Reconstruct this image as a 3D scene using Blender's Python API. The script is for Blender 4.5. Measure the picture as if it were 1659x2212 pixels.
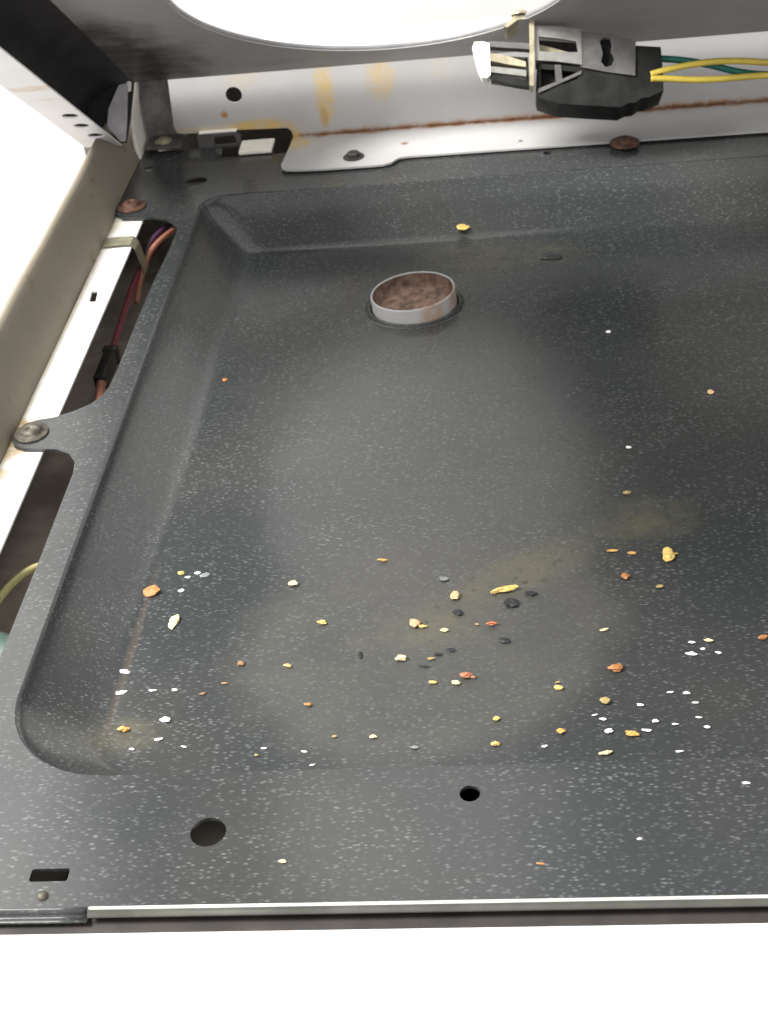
import bpy, bmesh, math, random
from mathutils import Vector, Matrix, noise

# ------------------------------------------------------------------ scene, camera, light
scene = bpy.context.scene
for o in list(bpy.data.objects):
    bpy.data.objects.remove(o)
COL = scene.collection
MM = 0.001

cam_data = bpy.data.cameras.new('camera')
cam = bpy.data.objects.new('camera', cam_data)
COL.objects.link(cam)
cam_data.sensor_fit = 'VERTICAL'
cam_data.sensor_height = 36.0
cam_data.sensor_width = 27.0
cam_data.lens = 36.0 * 3000.0 / 2212.0
cam_data.clip_start = 0.01
cam_data.clip_end = 100.0
cam.matrix_world = Matrix((
    (0.993442, 0.046773, 0.104337, 0.243430),
    (0.054326, 0.609855, -0.790649, -0.225879),
    (-0.100612, 0.791131, 0.603314, 0.306255),
    (0, 0, 0, 1)))
cam_data.dof.use_dof = True
cam_data.dof.focus_distance = 0.47
cam_data.dof.aperture_fstop = 36.0
scene.camera = cam

world = bpy.data.worlds.new('World')
scene.world = world
world.use_nodes = True
bg = world.node_tree.nodes['Background']
bg.inputs[0].default_value = (1.0, 0.99, 0.98, 1)
bg.inputs[1].default_value = 1.4

def area(name, loc, target, sx, sy, power, color=(1, 1, 1)):
    d = bpy.data.lights.new(name, 'AREA')
    d.shape = 'RECTANGLE'; d.size = sx; d.size_y = sy
    d.energy = power; d.color = color
    o = bpy.data.objects.new(name, d)
    COL.objects.link(o)
    o.location = loc
    o.rotation_euler = (Vector(target) - Vector(loc)).to_track_quat('-Z', 'Y').to_euler()
    return o

area('ceiling_lamp', (-0.85, -0.05, 1.45), (0.05, 0.45, 0.0), 0.7, 0.7, 100, (1.0, 0.985, 0.96))

scene.view_settings.view_transform = 'Standard'
scene.view_settings.look = 'None'
scene.view_settings.exposure = 0.0
scene.view_settings.gamma = 1.0
scene.render.engine = 'CYCLES'
scene.render.resolution_x = 768
scene.render.resolution_y = 1024

# ------------------------------------------------------------------ materials
class NT:
    """tiny node-tree helper"""
    def __init__(self, name):
        self.m = bpy.data.materials.new(name)
        self.m.use_nodes = True
        self.t = self.m.node_tree
        self.b = self.t.nodes['Principled BSDF']
        self.tc = self.t.nodes.new('ShaderNodeTexCoord')
    def n(self, kind, **kw):
        nd = self.t.nodes.new(kind)
        for k, v in kw.items():
            if hasattr(nd, k):
                setattr(nd, k, v)
            else:
                self.set(nd, k, v)
        return nd
    def set(self, nd, key, v):
        s = nd.inputs[key]
        if hasattr(v, 'is_output'):
            self.t.links.new(v, s)
        else:
            s.default_value = v
    def link(self, a, b):
        self.t.links.new(a, b)
    def coord(self, scale=(1, 1, 1), loc=(0, 0, 0)):
        mp = self.n('ShaderNodeMapping')
        self.link(self.tc.outputs['Object'], mp.inputs['Vector'])
        mp.inputs['Scale'].default_value = scale
        mp.inputs['Location'].default_value = loc
        return mp.outputs[0]
    def noise(self, scale, detail=4, rough=0.55, vec=None):
        key = (scale, detail, rough, vec)
        self.cache = getattr(self, 'cache', {})
        if key in self.cache: return self.cache[key]
        nd = self.n('ShaderNodeTexNoise')
        self.cache[key] = nd.outputs['Fac']
        self.link(vec if vec is not None else self.tc.outputs['Object'], nd.inputs['Vector'])
        nd.inputs['Scale'].default_value = scale
        nd.inputs['Detail'].default_value = detail
        nd.inputs['Roughness'].default_value = rough
        return nd.outputs['Fac']
    def ramp(self, fac, lo, hi, a=0.0, b=1.0):
        nd = self.n('ShaderNodeMapRange')
        nd.interpolation_type = 'SMOOTHSTEP'
        self.link(fac, nd.inputs['Value'])
        nd.inputs['From Min'].default_value = lo
        nd.inputs['From Max'].default_value = hi
        nd.inputs['To Min'].default_value = a
        nd.inputs['To Max'].default_value = b
        return nd.outputs['Result']
    def math(self, op, a, b=None, c=None):
        nd = self.n('ShaderNodeMath'); nd.operation = op
        for i, v in enumerate((a, b, c)):
            if v is None: continue
            if hasattr(v, 'is_output'): self.link(v, nd.inputs[i])
            else: nd.inputs[i].default_value = v
        return nd.outputs[0]
    def mix(self, fac, a, b):
        nd = self.n('ShaderNodeMix'); nd.data_type = 'RGBA'
        for s, v in ((nd.inputs[0], fac), (nd.inputs[6], a), (nd.inputs[7], b)):
            if hasattr(v, 'is_output'): self.link(v, s)
            else: s.default_value = v if not isinstance(v, tuple) or len(v) == 4 else (*v, 1)
        return nd.outputs[2]
    def blob(self, cx, cy, cz, rx, ry, rz, rot=0.0, lo=1.0, hi=0.35, wob=0.0, wscale=60.0):
        """soft ellipsoid mask in object space with a noisy outline (stains)"""
        v = self.n('ShaderNodeMapping'); v.vector_type = 'TEXTURE'
        self.link(self.tc.outputs['Object'], v.inputs['Vector'])
        v.inputs['Location'].default_value = (cx, cy, cz)
        v.inputs['Rotation'].default_value = (0, 0, rot)
        v.inputs['Scale'].default_value = (rx, ry, rz)
        ln = self.n('ShaderNodeVectorMath'); ln.operation = 'LENGTH'
        self.link(v.outputs[0], ln.inputs[0])
        d = ln.outputs['Value']
        if wob:
            w = self.noise(wscale, 5, 0.6)
            d = self.math('ADD', d, self.math('MULTIPLY', self.math('SUBTRACT', w, 0.5), wob))
        return self.ramp(d, hi, lo, 1.0, 0.0)
    def base(self, c):
        if hasattr(c, 'is_output'): self.link(c, self.b.inputs['Base Color'])
        else: self.b.inputs['Base Color'].default_value = (*c, 1)
    def rough(self, r):
        if hasattr(r, 'is_output'): self.link(r, self.b.inputs['Roughness'])
        else: self.b.inputs['Roughness'].default_value = r
    def metal(self, r):
        self.b.inputs['Metallic'].default_value = r
    def bump(self, h, strength=0.2, dist=0.001):
        nd = self.n('ShaderNodeBump')
        self.link(h, nd.inputs['Height'])
        nd.inputs['Strength'].default_value = strength
        nd.inputs['Distance'].default_value = dist
        self.link(nd.outputs[0], self.b.inputs['Normal'])

MATS = {}
def simple(name, col, rough=0.5, metal=0.0, nscale=120.0, var=0.25, bump=0.0):
    t = NT(name)
    f = t.noise(nscale, 5)
    a = tuple(max(0, c * (1 - var)) for c in col); b = tuple(min(1, c * (1 + var)) for c in col)
    t.base(t.mix(t.ramp(f, 0.3, 0.7), a, b))
    t.rough(t.ramp(t.noise(nscale * 0.6, 4), 0.25, 0.75, max(0.03, rough - 0.08), min(1, rough + 0.1)))
    t.metal(metal)
    if bump: t.bump(f, bump, 0.0006)
    MATS[name] = t.m
    return t.m

def enamel():
    """dark porcelain enamel with pale flecks, dust film and greasy stains"""
    t = NT('speckled_enamel')
    stretch = t.coord((0.38, 1.0, 1.0))
    def flecks(scale, size, keep, soft, lo, hi):
        v = t.n('ShaderNodeTexVoronoi'); t.link(stretch, v.inputs['Vector'])
        v.inputs['Scale'].default_value = scale
        sz = t.n('ShaderNodeSeparateColor'); t.link(v.outputs['Color'], sz.inputs[0])
        on = t.math('GREATER_THAN', sz.outputs[0], keep)
        dot = t.ramp(v.outputs['Distance'], size * soft, size, 1.0, 0.0)
        br = t.ramp(sz.outputs[1], 0.0, 1.0, lo, hi)
        return t.math('MULTIPLY', t.math('MULTIPLY', on, dot), br)
    f1 = flecks(1200.0, 0.46, 0.15, 0.1, 0.06, 0.50)
    f2 = flecks(700.0, 0.33, 0.45, 0.1, 0.08, 0.52)
    f3 = flecks(280.0, 0.09, 0.90, 0.3, 0.3, 0.9)
    patch = t.ramp(t.noise(34.0, 4, 0.65), 0.3, 0.7, 0.35, 1.0)
    fl = t.math('MULTIPLY', t.math('MAXIMUM', t.math('MAXIMUM', f1, f2), f3), patch)
    ground = t.mix(t.ramp(t.noise(9.0, 4), 0.35, 0.65), (0.028, 0.031, 0.032), (0.037, 0.038, 0.037))
    col = t.mix(fl, ground, (0.255, 0.268, 0.265))
    # brown cooking film in the centre of the floor, and smaller patches
    s1 = t.blob(0.240, 0.158, -0.02, 0.044, 0.016, 0.05, 0.55, 1.0, 0.35, 0.7, 70)
    s2 = t.blob(0.208, 0.130, -0.02, 0.032, 0.018, 0.05, 0.35, 1.0, 0.1, 1.0, 90)
    s3 = t.blob(0.285, 0.185, -0.02, 0.030, 0.020, 0.05, 0.3, 1.0, 0.1, 1.0, 80)
    s4 = t.blob(0.110, 0.080, -0.02, 0.020, 0.014, 0.05, 0.2, 1.0, 0.1, 0.8, 120)
    s5 = t.blob(0.230, 0.420, -0.02, 0.060, 0.030, 0.05, 0.1, 1.0, 0.1, 0.9, 50)  # olive patch near the rear wall
    film = t.math('MAXIMUM', t.math('MAXIMUM', s1, s2), t.math('MAXIMUM', t.math('MULTIPLY', s3, 0.8), t.math('MAXIMUM', t.math('MULTIPLY', s4, 0.7), t.math('MULTIPLY', s5, 0.6))))
    film = t.math('MULTIPLY', film, t.ramp(t.noise(140.0, 5, 0.7), 0.32, 0.64, 0.30, 1.0))
    col = t.mix(t.math('MULTIPLY', film, 0.66), col, (0.098, 0.090, 0.052))
    # matter olive grease film; also paints the floor's bright patch of light as colour
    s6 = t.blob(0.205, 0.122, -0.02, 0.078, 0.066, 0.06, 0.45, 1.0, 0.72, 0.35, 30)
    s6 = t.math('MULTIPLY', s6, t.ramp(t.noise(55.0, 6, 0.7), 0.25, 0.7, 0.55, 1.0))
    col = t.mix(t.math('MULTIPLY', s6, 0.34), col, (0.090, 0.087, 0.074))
    # dark burnt freckles inside the film
    burnt = t.math('MULTIPLY', t.ramp(t.noise(260.0, 3), 0.60, 0.68), film)
    col = t.mix(t.math('MULTIPLY', burnt, 0.7), col, (0.012, 0.010, 0.008))
    # brownish line along the left crease
    cr = t.blob(0.1035, 0.120, -0.022, 0.0022, 0.075, 0.03, 0.0, 1.0, 0.2, 0.5, 200)
    col = t.mix(t.math('MULTIPLY', cr, 0.35), col, (0.10, 0.075, 0.055))
    t.base(col)
    dust = t.ramp(t.noise(14.0, 6, 0.62), 0.3, 0.75, 0.0, 1.0)
    r = t.math('ADD', t.math('MULTIPLY', dust, 0.12), 0.19)
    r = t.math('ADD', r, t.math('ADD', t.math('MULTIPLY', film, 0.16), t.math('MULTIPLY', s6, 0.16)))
    t.rough(r)
    t.b.inputs['Specular IOR Level'].default_value = 0.46
    h = t.math('ADD', t.math('MULTIPLY', t.noise(420.0, 2), 0.25), t.math('MULTIPLY', t.noise(22.0, 2), 5.0))
    t.bump(h, 0.10, 0.0006)
    MATS['enamel'] = t.m

def white_paint(name, rust, k=1.0):
    """white painted sheet steel; rust = list of blobs / bands"""
    t = NT(name)
    g = t.ramp(t.noise(18.0, 5), 0.3, 0.7)
    col = t.mix(g, (0.66 * k, 0.648 * k, 0.638 * k), (0.74 * k, 0.727 * k, 0.717 * k))
    for (cx, cy, cz, rx, ry, rz, wob, amt, c) in rust:
        m = t.blob(cx, cy, cz, rx, ry, rz, 0.0, 1.0, 0.35, wob, 160)
        m = t.math('MULTIPLY', m, t.ramp(t.noise(190.0, 5, 0.65), 0.30, 0.58, 0.35, 1.0))
        col = t.mix(t.math('MULTIPLY', m, amt), col, c)
    t.base(col)
    t.rough(t.ramp(t.noise(60.0, 4), 0.3, 0.7, 0.38, 0.55))
    t.bump(t.noise(300.0, 3), 0.08, 0.0004)
    MATS[name] = t.m

RUST = (0.17, 0.065, 0.022); YEL = (0.52, 0.36, 0.12); DRK = (0.10, 0.055, 0.03)
enamel()
bands = [(0.43, 0.531, 0.0014, 0.80, 0.0060, 0.0044, 1.2, 0.75, (0.36, 0.20, 0.09)), (0.43, 0.531, 0.0014, 0.80, 0.005, 0.0028, 0.7, 1.0, RUST), (0.43, 0.531, 0.0012, 0.80, 0.004, 0.0017, 0.9, 0.9, DRK)]
bands += [
    (0.098, 0.531, 0.0095, 0.028, 0.02, 0.0058, 0.6, 1.0, YEL),
    (0.119, 0.531, 0.004, 0.006, 0.02, 0.008, 0.6, 0.8, YEL),
    (0.124, 0.520, 0.001, 0.010, 0.012, 0.01, 0.7, 0.7, YEL),
    (0.060, 0.531, 0.010, 0.018, 0.02, 0.003, 0.7, 0.4, YEL),
    (0.0815, 0.531, 0.0180, 0.0030, 0.02, 0.0028, 0.5, 1.0, (0.34, 0.15, 0.04)),
    (0.140, 0.531, 0.026, 0.0075, 0.02, 0.024, 0.7, 0.75, YEL),
    (0.138, 0.531, 0.012, 0.0035, 0.02, 0.008, 0.8, 0.85, (0.42, 0.27, 0.08)),
    (0.172, 0.531, 0.032, 0.011, 0.02, 0.018, 0.7, 0.55, YEL),
    (0.095, 0.531, 0.038, 0.014, 0.02, 0.010, 0.8, 0.20, YEL),
    (0.206, 0.531, 0.035, 0.008, 0.02, 0.010, 0.8, 0.14, YEL),
    (0.184, 0.508, 0.001, 0.0028, 0.0030, 0.01, 0.5, 0.9, RUST),
    (0.248, 0.4996, 0.001, 0.0018, 0.0024, 0.01, 0.5, 0.9, DRK),
]
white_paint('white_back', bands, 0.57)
white_paint('white_lid', [
    (0.018, 0.120, 0.0, 0.016, 0.006, 0.02, 0.9, 0.6, (0.60, 0.40, 0.22)),
    (0.020, 0.100, 0.0, 0.010, 0.004, 0.02, 0.9, 0.3, YEL),
    (0.019, 0.050, 0.0, 0.006, 0.004, 0.02, 0.6, 0.5, DRK)], 1.15)
white_paint('white_rail', [
    (0.036, 0.247, 0.0, 0.016, 0.012, 0.03, 0.9, 0.9, (0.45, 0.27, 0.08)),
    (0.034, 0.232, 0.0, 0.012, 0.010, 0.03, 0.9, 0.7, (0.40, 0.22, 0.06)),
    (0.033, 0.215, 0.0, 0.006, 0.006, 0.03, 0.8, 0.6, YEL),
    (0.036, 0.438, 0.0, 0.012, 0.012, 0.03, 0.8, 0.4, YEL),
    (0.0318, 0.30, 0.0, 0.0022, 0.30, 0.01, 0.6, 0.5, (0.45, 0.40, 0.16))], 1.2)
white_paint('white_front', [], 1.15)
white_paint('white_wall', [], 0.95)
white_paint('vent_white', [(0.010, -0.018, 0.004, 0.009, 0.01, 0.012, 0.8, 0.7, (0.35, 0.20, 0.10)), (0.019, -0.004, 0.004, 0.006, 0.012, 0.012, 0.8, 0.8, (0.30, 0.18, 0.12))], 0.52)

def side_paint():
    t = NT('beige_side_paint')
    g = t.ramp(t.noise(14.0, 5), 0.3, 0.7)
    col = t.mix(g, (0.195, 0.172, 0.132), (0.235, 0.206, 0.162))
    spots = t.ramp(t.noise(80.0, 4, 0.6), 0.61, 0.70)
    col = t.mix(t.math('MULTIPLY', spots, 0.55), col, (0.13, 0.075, 0.045))
    t.base(col)
    t.rough(t.ramp(t.noise(40.0, 4), 0.3, 0.7, 0.55, 0.75))
    t.b.inputs['Specular IOR Level'].default_value = 0.25
    MATS['side'] = t.m
side_paint()

def lid_under():
    """grey ground-coat underside of the cooktop, sooty towards the left rear corner"""
    t = NT('lid_underside')
    g = t.ramp(t.noise(9.0, 3), 0.3, 0.7)
    col = t.mix(g, (0.29, 0.285, 0.278), (0.32, 0.315, 0.308))
    vs = t.coord((0.35, 1.0, 1.0))
    w = t.noise(130.0, 6, 0.7, vs)
    m = t.blob(0.030, 0.05, 0.033, 0.062, 0.100, 0.1, 0.30, 1.0, 0.40, 0.7, 55)
    soot = t.math('MULTIPLY', m, t.ramp(w, 0.25, 0.58, 0.55, 1.0))
    col = t.mix(soot, col, (0.034, 0.032, 0.024))
    m2 = t.blob(0.10, 0.018, 0.033, 0.075, 0.014, 0.1, 0.10, 1.0, 0.2, 1.1, 60)
    col = t.mix(t.math('MULTIPLY', m2, t.ramp(w, 0.35, 0.7, 0.0, 0.22)), col, (0.07, 0.06, 0.045))
    t.base(col)
    t.rough(t.ramp(t.noise(30.0, 4), 0.3, 0.7, 0.35, 0.55))
    t.bump(t.noise(300.0, 3), 0.08, 0.0004)
    MATS['lid_under'] = t.m
lid_under()
simple('soot', (0.016, 0.015, 0.017), 0.55, 0, 60, 0.4)
simple('hole_rim', (0.20, 0.195, 0.20), 0.4, 0.0, 90, 0.15)
simple('lilac_paint', (0.48, 0.46, 0.49), 0.5, 0, 90, 0.15)
simple('bracket_brown', (0.15, 0.135, 0.135), 0.5, 0.0, 90, 0.45)
simple('rusty_steel', (0.095, 0.045, 0.028), 0.7, 0.25, 320, 0.6, 0.6)
simple('tube_rust', (0.15, 0.095, 0.07), 0.8, 0.1, 240, 0.55, 0.7)
simple('old_zinc', (0.085, 0.076, 0.058), 0.6, 0.3, 260, 0.55, 0.4)
simple('dark_steel', (0.05, 0.047, 0.045), 0.55, 0.4, 200, 0.4, 0.3)
simple('bright_steel', (0.26, 0.255, 0.24), 0.38, 0.6, 150, 0.15)
simple('brass_steel', (0.36, 0.32, 0.22), 0.4, 0.6, 150, 0.25)
simple('grey_plate', (0.105, 0.10, 0.098), 0.45, 0.3, 150, 0.2)
simple('black_plastic', (0.010, 0.010, 0.0095), 0.6, 0, 120, 0.5, 0.3).node_tree.nodes['Principled BSDF'].inputs['Specular IOR Level'].default_value = 0.2
simple('ceramic', (0.80, 0.78, 0.70), 0.5, 0, 100, 0.06)
simple('trim_metal', (0.05, 0.05, 0.043), 0.42, 0.0, 60, 0.2)
simple('edge_metal', (0.75, 0.74, 0.68), 0.25, 0.5, 60, 0.1)
simple('gasket', (0.020, 0.016, 0.014), 0.7, 0, 60, 0.4)
simple('cavity', (0.15, 0.132, 0.118), 0.8, 0, 30, 0.4)
simple('insulation', (0.36, 0.32, 0.27), 0.9, 0, 40, 0.3, 0.5)
simple('clip_metal', (0.21, 0.20, 0.14), 0.5, 0.2, 150, 0.2)
simple('wire_green', (0.012, 0.13, 0.10), 0.4, 0, 80, 0.15)
simple('wire_yellow', (0.60, 0.46, 0.07), 0.4, 0, 80, 0.12)
simple('wire_cream', (0.50, 0.46, 0.20), 0.45, 0, 80, 0.15)
simple('wire_orange', (0.27, 0.11, 0.07), 0.45, 0, 80, 0.2)
simple('wire_red', (0.15, 0.022, 0.03), 0.45, 0, 80, 0.2)
simple('wire_purple', (0.06, 0.025, 0.055), 0.45, 0, 80, 0.2)
simple('green_sleeve', (0.05, 0.085, 0.07), 0.6, 0, 80, 0.3)
CR = dict(yellow=(0.60, 0.43, 0.13), ochre=(0.34, 0.25, 0.10), cream=(0.66, 0.55, 0.32), amber=(0.50, 0.28, 0.07),
          orange=(0.36, 0.15, 0.045), red=(0.40, 0.14, 0.07), peach=(0.58, 0.34, 0.19), tan=(0.55, 0.37, 0.20),
          pale=(0.60, 0.58, 0.30), brown=(0.24, 0.13, 0.06), white=(0.78, 0.78, 0.76), grey=(0.17, 0.175, 0.18), black=(0.012, 0.012, 0.014))
for k, c in CR.items():
    simple('crumb_' + k, c, 0.55, 0, 700, 0.22, 0.4)

# ------------------------------------------------------------------ mesh helpers
def link(name, me, mat, parent=None):
    o = bpy.data.objects.new(name, me)
    COL.objects.link(o)
    if mat is not None:
        me.materials.append(MATS[mat])
    if parent is not None:
        o.parent = parent
    return o

def from_bm(name, bm, mat, parent=None, smooth=None):
    bmesh.ops.recalc_face_normals(bm, faces=bm.faces)
    if smooth is not None:
        for f in bm.faces: f.smooth = smooth
    me = bpy.data.meshes.new(name)
    bm.to_mesh(me); bm.free()
    return link(name, me, mat, parent)

def tag(o, label, cat, group=None):
    o['label'] = label; o['category'] = cat
    if group: o['group'] = group
    return o

def thing(name, label, cat, loc=(0, 0, 0), group=None):
    o = bpy.data.objects.new(name, None)
    o.empty_display_size = 0.01
    o.location = loc
    COL.objects.link(o)
    return tag(o, label, cat, group)

def circle(cx, cy, r, n=28, ry=None, rot=0.0):
    ry = r if ry is None else ry
    out = []
    for i in range(n):
        a = 2 * math.pi * i / n
        x, y = r * math.cos(a), ry * math.sin(a)
        out.append((cx + x * math.cos(rot) - y * math.sin(rot), cy + x * math.sin(rot) + y * math.cos(rot)))
    return out

def rrect(x0, x1, y0, y1, radii, n=10):
    """rounded rectangle, ccw from front-left; radii = fl, fr, rr, rl"""
    pts = []
    for (cx, cy, r, a0) in ((x0 + radii[0], y0 + radii[0], radii[0], 180), (x1 - radii[1], y0 + radii[1], radii[1], 270),
                            (x1 - radii[2], y1 - radii[2], radii[2], 0), (x0 + radii[3], y1 - radii[3], radii[3], 90)):
        for i in range(n):
            a = math.radians(a0 + 90 * i / (n - 1))
            pts.append((cx + r * math.cos(a), cy + r * math.sin(a)))
    return pts

def fill_loops(bm, loops, fn):
    """planar fill of an outline with holes; fn maps a 2D point to 3D. returns vertex loops, faces"""
    edges = []; vl = []
    for lp in loops:
        vs = [bm.verts.new(fn(*p)) for p in lp]
        vl.append(vs)
        for i in range(len(vs)):
            edges.append(bm.edges.new((vs[i], vs[(i + 1) % len(vs)])))
    r = bmesh.ops.triangle_fill(bm, use_beauty=True, use_dissolve=False, edges=edges)
    return vl, [g for g in r['geom'] if isinstance(g, bmesh.types.BMFace)]

def sheet(name, loops, fn, nrm, thick, mat, parent=None):
    """plate with holes: fill, then extrude by thick along nrm"""
    bm = bmesh.new()
    vl, faces = fill_loops(bm, loops, fn)
    off = Vector(nrm) * thick
    top = {}
    for f in faces:
        nv = []
        for v in f.verts:
            if v not in top: top[v] = bm.verts.new(v.co + off)
            nv.append(top[v])
        bm.faces.new(nv)
    for vs in vl:
        for i in range(len(vs)):
            a, b = vs[i], vs[(i + 1) % len(vs)]
            bm.faces.new((a, b, top[b], top[a]))
    return from_bm(name, bm, mat, parent, False)

def smooth_path(pts, n=8):
    """Catmull-Rom through 3D points"""
    P = [Vector(p) for p in pts]
    P = [2 * P[0] - P[1]] + P + [2 * P[-1] - P[-2]]
    out = []
    for i in range(1, len(P) - 2):
        for k in range(n):
            t = k / n
            a, b, c, d = P[i - 1], P[i], P[i + 1], P[i + 2]
            out.append(0.5 * ((2 * b) + (c - a) * t + (2 * a - 5 * b + 4 * c - d) * t * t + (3 * b - a - 3 * c + d) * t ** 3))
    out.append(P[-2])
    return out

def tube(name, pts, r, mat, parent=None, n=8, seg=10):
    path = smooth_path(pts, n)
    bm = bmesh.new(); rings = []
    up = Vector((0, 0, 1))
    for i, p in enumerate(path):
        d = (path[min(i + 1, len(path) - 1)] - path[max(i - 1, 0)]).normalized()
        s = d.cross(up)
        if s.length < 1e-3: s = Vector((1, 0, 0))
        s.normalize(); u = s.cross(d).normalized()
        rings.append([bm.verts.new(p + r * (math.cos(a) * s + math.sin(a) * u)) for a in [2 * math.pi * k / seg for k in range(seg)]])
    for a, b in zip(rings, rings[1:]):
        for k in range(seg):
            bm.faces.new((a[k], a[(k + 1) % seg], b[(k + 1) % seg], b[k]))
    bm.faces.new(rings[0]); bm.faces.new(rings[-1])
    return from_bm(name, bm, mat, parent, True)

def lathe(name, prof, mat, parent=None, seg=36, loc=(0, 0, 0), tilt=None, jitter=0.0, smooth=True):
    """prof = list of (r, z); r=0 closes"""
    bm = bmesh.new(); rings = []
    rnd = random.Random(hash(name) & 0xff if False else len(prof) * 7 + int(loc[0] * 1e4))
    for r, z in prof:
        if r <= 1e-9:
            rings.append([bm.verts.new((0, 0, z))])
        else:
            rings.append([bm.verts.new(((r + rnd.uniform(-jitter, jitter)) * math.cos(2 * math.pi * k / seg),
                                        (r + rnd.uniform(-jitter, jitter)) * math.sin(2 * math.pi * k / seg), z + rnd.uniform(-jitter, jitter))) for k in range(seg)])
    for a, b in zip(rings, rings[1:]):
        for k in range(seg):
            k2 = (k + 1) % seg
            if len(a) == 1: bm.faces.new((a[0], b[k], b[k2]))
            elif len(b) == 1: bm.faces.new((a[k], a[k2], b[0]))
            else: bm.faces.new((a[k], a[k2], b[k2], b[k]))
    M = Matrix.Translation(loc)
    if tilt is not None: M = M @ tilt
    bmesh.ops.transform(bm, matrix=M, verts=bm.verts)
    return from_bm(name, bm, mat, parent, smooth)

def strip(name, prof, y0, y1, mat, parent=None, ny=2, smooth=True, wave=0.0, cap=False):
    """sweep an (x, z) profile along y"""
    bm = bmesh.new(); rows = []
    for j in range(ny):
        y = y0 + (y1 - y0) * j / (ny - 1)
        rows.append([bm.verts.new((x + wave * noise.noise((x * 30, y * 18, z * 30)), y, z + wave * noise.noise((x * 30 + 5, y * 18, z * 30)))) for x, z in prof])
    for a, b in zip(rows, rows[1:]):
        for i in range(len(prof) - 1):
            bm.faces.new((a[i], a[i + 1], b[i + 1], b[i]))
    if cap:
        bm.faces.new(rows[0]); bm.faces.new(rows[-1])
    return from_bm(name, bm, mat, parent, smooth)

def box(name, x0, x1, y0, y1, z0, z1, mat, parent=None, bev=0.0, fn=None):
    bm = bmesh.new()
    bmesh.ops.create_cube(bm, size=1.0)
    for v in bm.verts:
        v.co = Vector((x0 + (v.co.x + .5) * (x1 - x0), y0 + (v.co.y + .5) * (y1 - y0), z0 + (v.co.z + .5) * (z1 - z0)))
    if bev:
        bmesh.ops.bevel(bm, geom=list(bm.edges), offset=bev, segments=2, affect='EDGES', profile=0.5)
    if fn:
        for v in bm.verts: v.co = fn(v.co)
    return from_bm(name, bm, mat, parent, False)

def screw(parent, x, y, z, r, mat, kind='pan', name='screw', nrm=None):
    """screw head: washer disc + domed or hex head with a cross recess"""
    bm = bmesh.new()
    seg = 30
    prof = [(r * 1.0, 0.0), (r * 1.0, r * 0.10), (r * 0.94, r * 0.16), (r * 0.66, r * 0.18)]
    if kind == 'hex':
        prof += [(r * 0.62, r * 0.2), (r * 0.62, r * 0.62), (r * 0.52, r * 0.72), (r * 0.2, r * 0.66), (0, r * 0.6)]
    else:
        prof += [(r * 0.62, r * 0.30), (r * 0.54, r * 0.46), (r * 0.36, r * 0.56), (r * 0.16, r * 0.56), (r * 0.12, r * 0.34), (0, r * 0.32)]
    rings = []
    for i, (pr, pz) in enumerate(prof):
        if pr == 0:
            rings.append([bm.verts.new((0, 0, pz))]); continue
        ring = []
        for k in range(seg):
            a = 2 * math.pi * k / seg
            q = pr
            if kind == 'hex' and 4 <= i <= 6:
                q = pr / max(abs(math.cos(a - math.pi / 3 * round(a / (math.pi / 3)))), .5) * 0.92
            ring.append(bm.verts.new((q * math.cos(a), q * math.sin(a), pz)))
        rings.append(ring)
    for a, b in zip(rings, rings[1:]):
        for k in range(seg):
            k2 = (k + 1) % seg
            if len(b) == 1: bm.faces.new((a[k], a[k2], b[0]))
            else: bm.faces.new((a[k], a[k2], b[k2], b[k]))
    M = Matrix.Translation((x, y, z)) @ Matrix.Rotation(random.Random(int(x * 1e5)).uniform(0, 1.5), 4, 'Z')
    M = M @ Matrix.Diagonal((1, 1, 0.7, 1))
    bmesh.ops.transform(bm, matrix=M, verts=bm.verts)
    return from_bm(name, bm, mat, parent, kind != 'hex')

# ------------------------------------------------------------------ the setting: wall behind the range
bm = bmesh.new()
vs = [bm.verts.new(c) for c in ((-2.5, 0.66, -0.9), (3.0, 0.66, -0.9), (3.0, 0.66, 2.2), (-2.5, 0.66, 2.2))]
bm.faces.new(vs)
wall = from_bm('wall', bm, 'white_wall'); wall['kind'] = 'structure'

# ------------------------------------------------------------------ burner box pan
PX0, PX1, PY0, PY1 = 0.076, 0.672, 0.0515, 0.463
DEPTH = 0.022
INS = dict(l=0.028, f=0.0075, r=0.028, b=0.020)
def depth(y):
    """the floor falls gently towards the back"""
    return 0.0125 + 0.0388 * (min(max(y, 0.0695), 0.443) - 0.07)
PROF = [(0.0, 0.0), (0.015, -0.00012), (0.035, -0.0006), (0.055, -0.0014), (0.08, -0.0026), (0.11, -0.0038), (0.16, -0.0054),
        (0.26, -0.0083), (0.42, -0.0121), (0.58, -0.0158), (0.72, -0.0189), (0.76, -0.01970), (0.795, -0.02030),
        (0.83, -0.02080), (0.87, -0.02125), (0.92, -0.02165), (1.0, -0.0220)]
def prof_z(t):
    t = max(0.0, min(1.0, t))
    for (a, za), (b, zb) in zip(PROF, PROF[1:]):
        if t <= b: return za + (zb - za) * (t - a) / (b - a)
    return PROF[-1][1]
def pan_z(x, y):
    t = min((x - PX0) / INS['l'], (y - PY0) / INS['f'], (PY1 - y) / INS['b'], (PX1 - x) / INS['r'])
    return 0.0 if t < 0 else prof_z(t) * depth(y) / 0.022
def pan_ring(t):
    return rrect(PX0 + INS['l'] * t, PX1 - INS['r'] * t, PY0 + INS['f'] * t, PY1 - INS['b'] * t,
                 (0.036 - 0.008 * t, 0.036 - 0.008 * t, 0.016 - 0.008 * t, 0.016 - 0.008 * t), 14)

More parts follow.
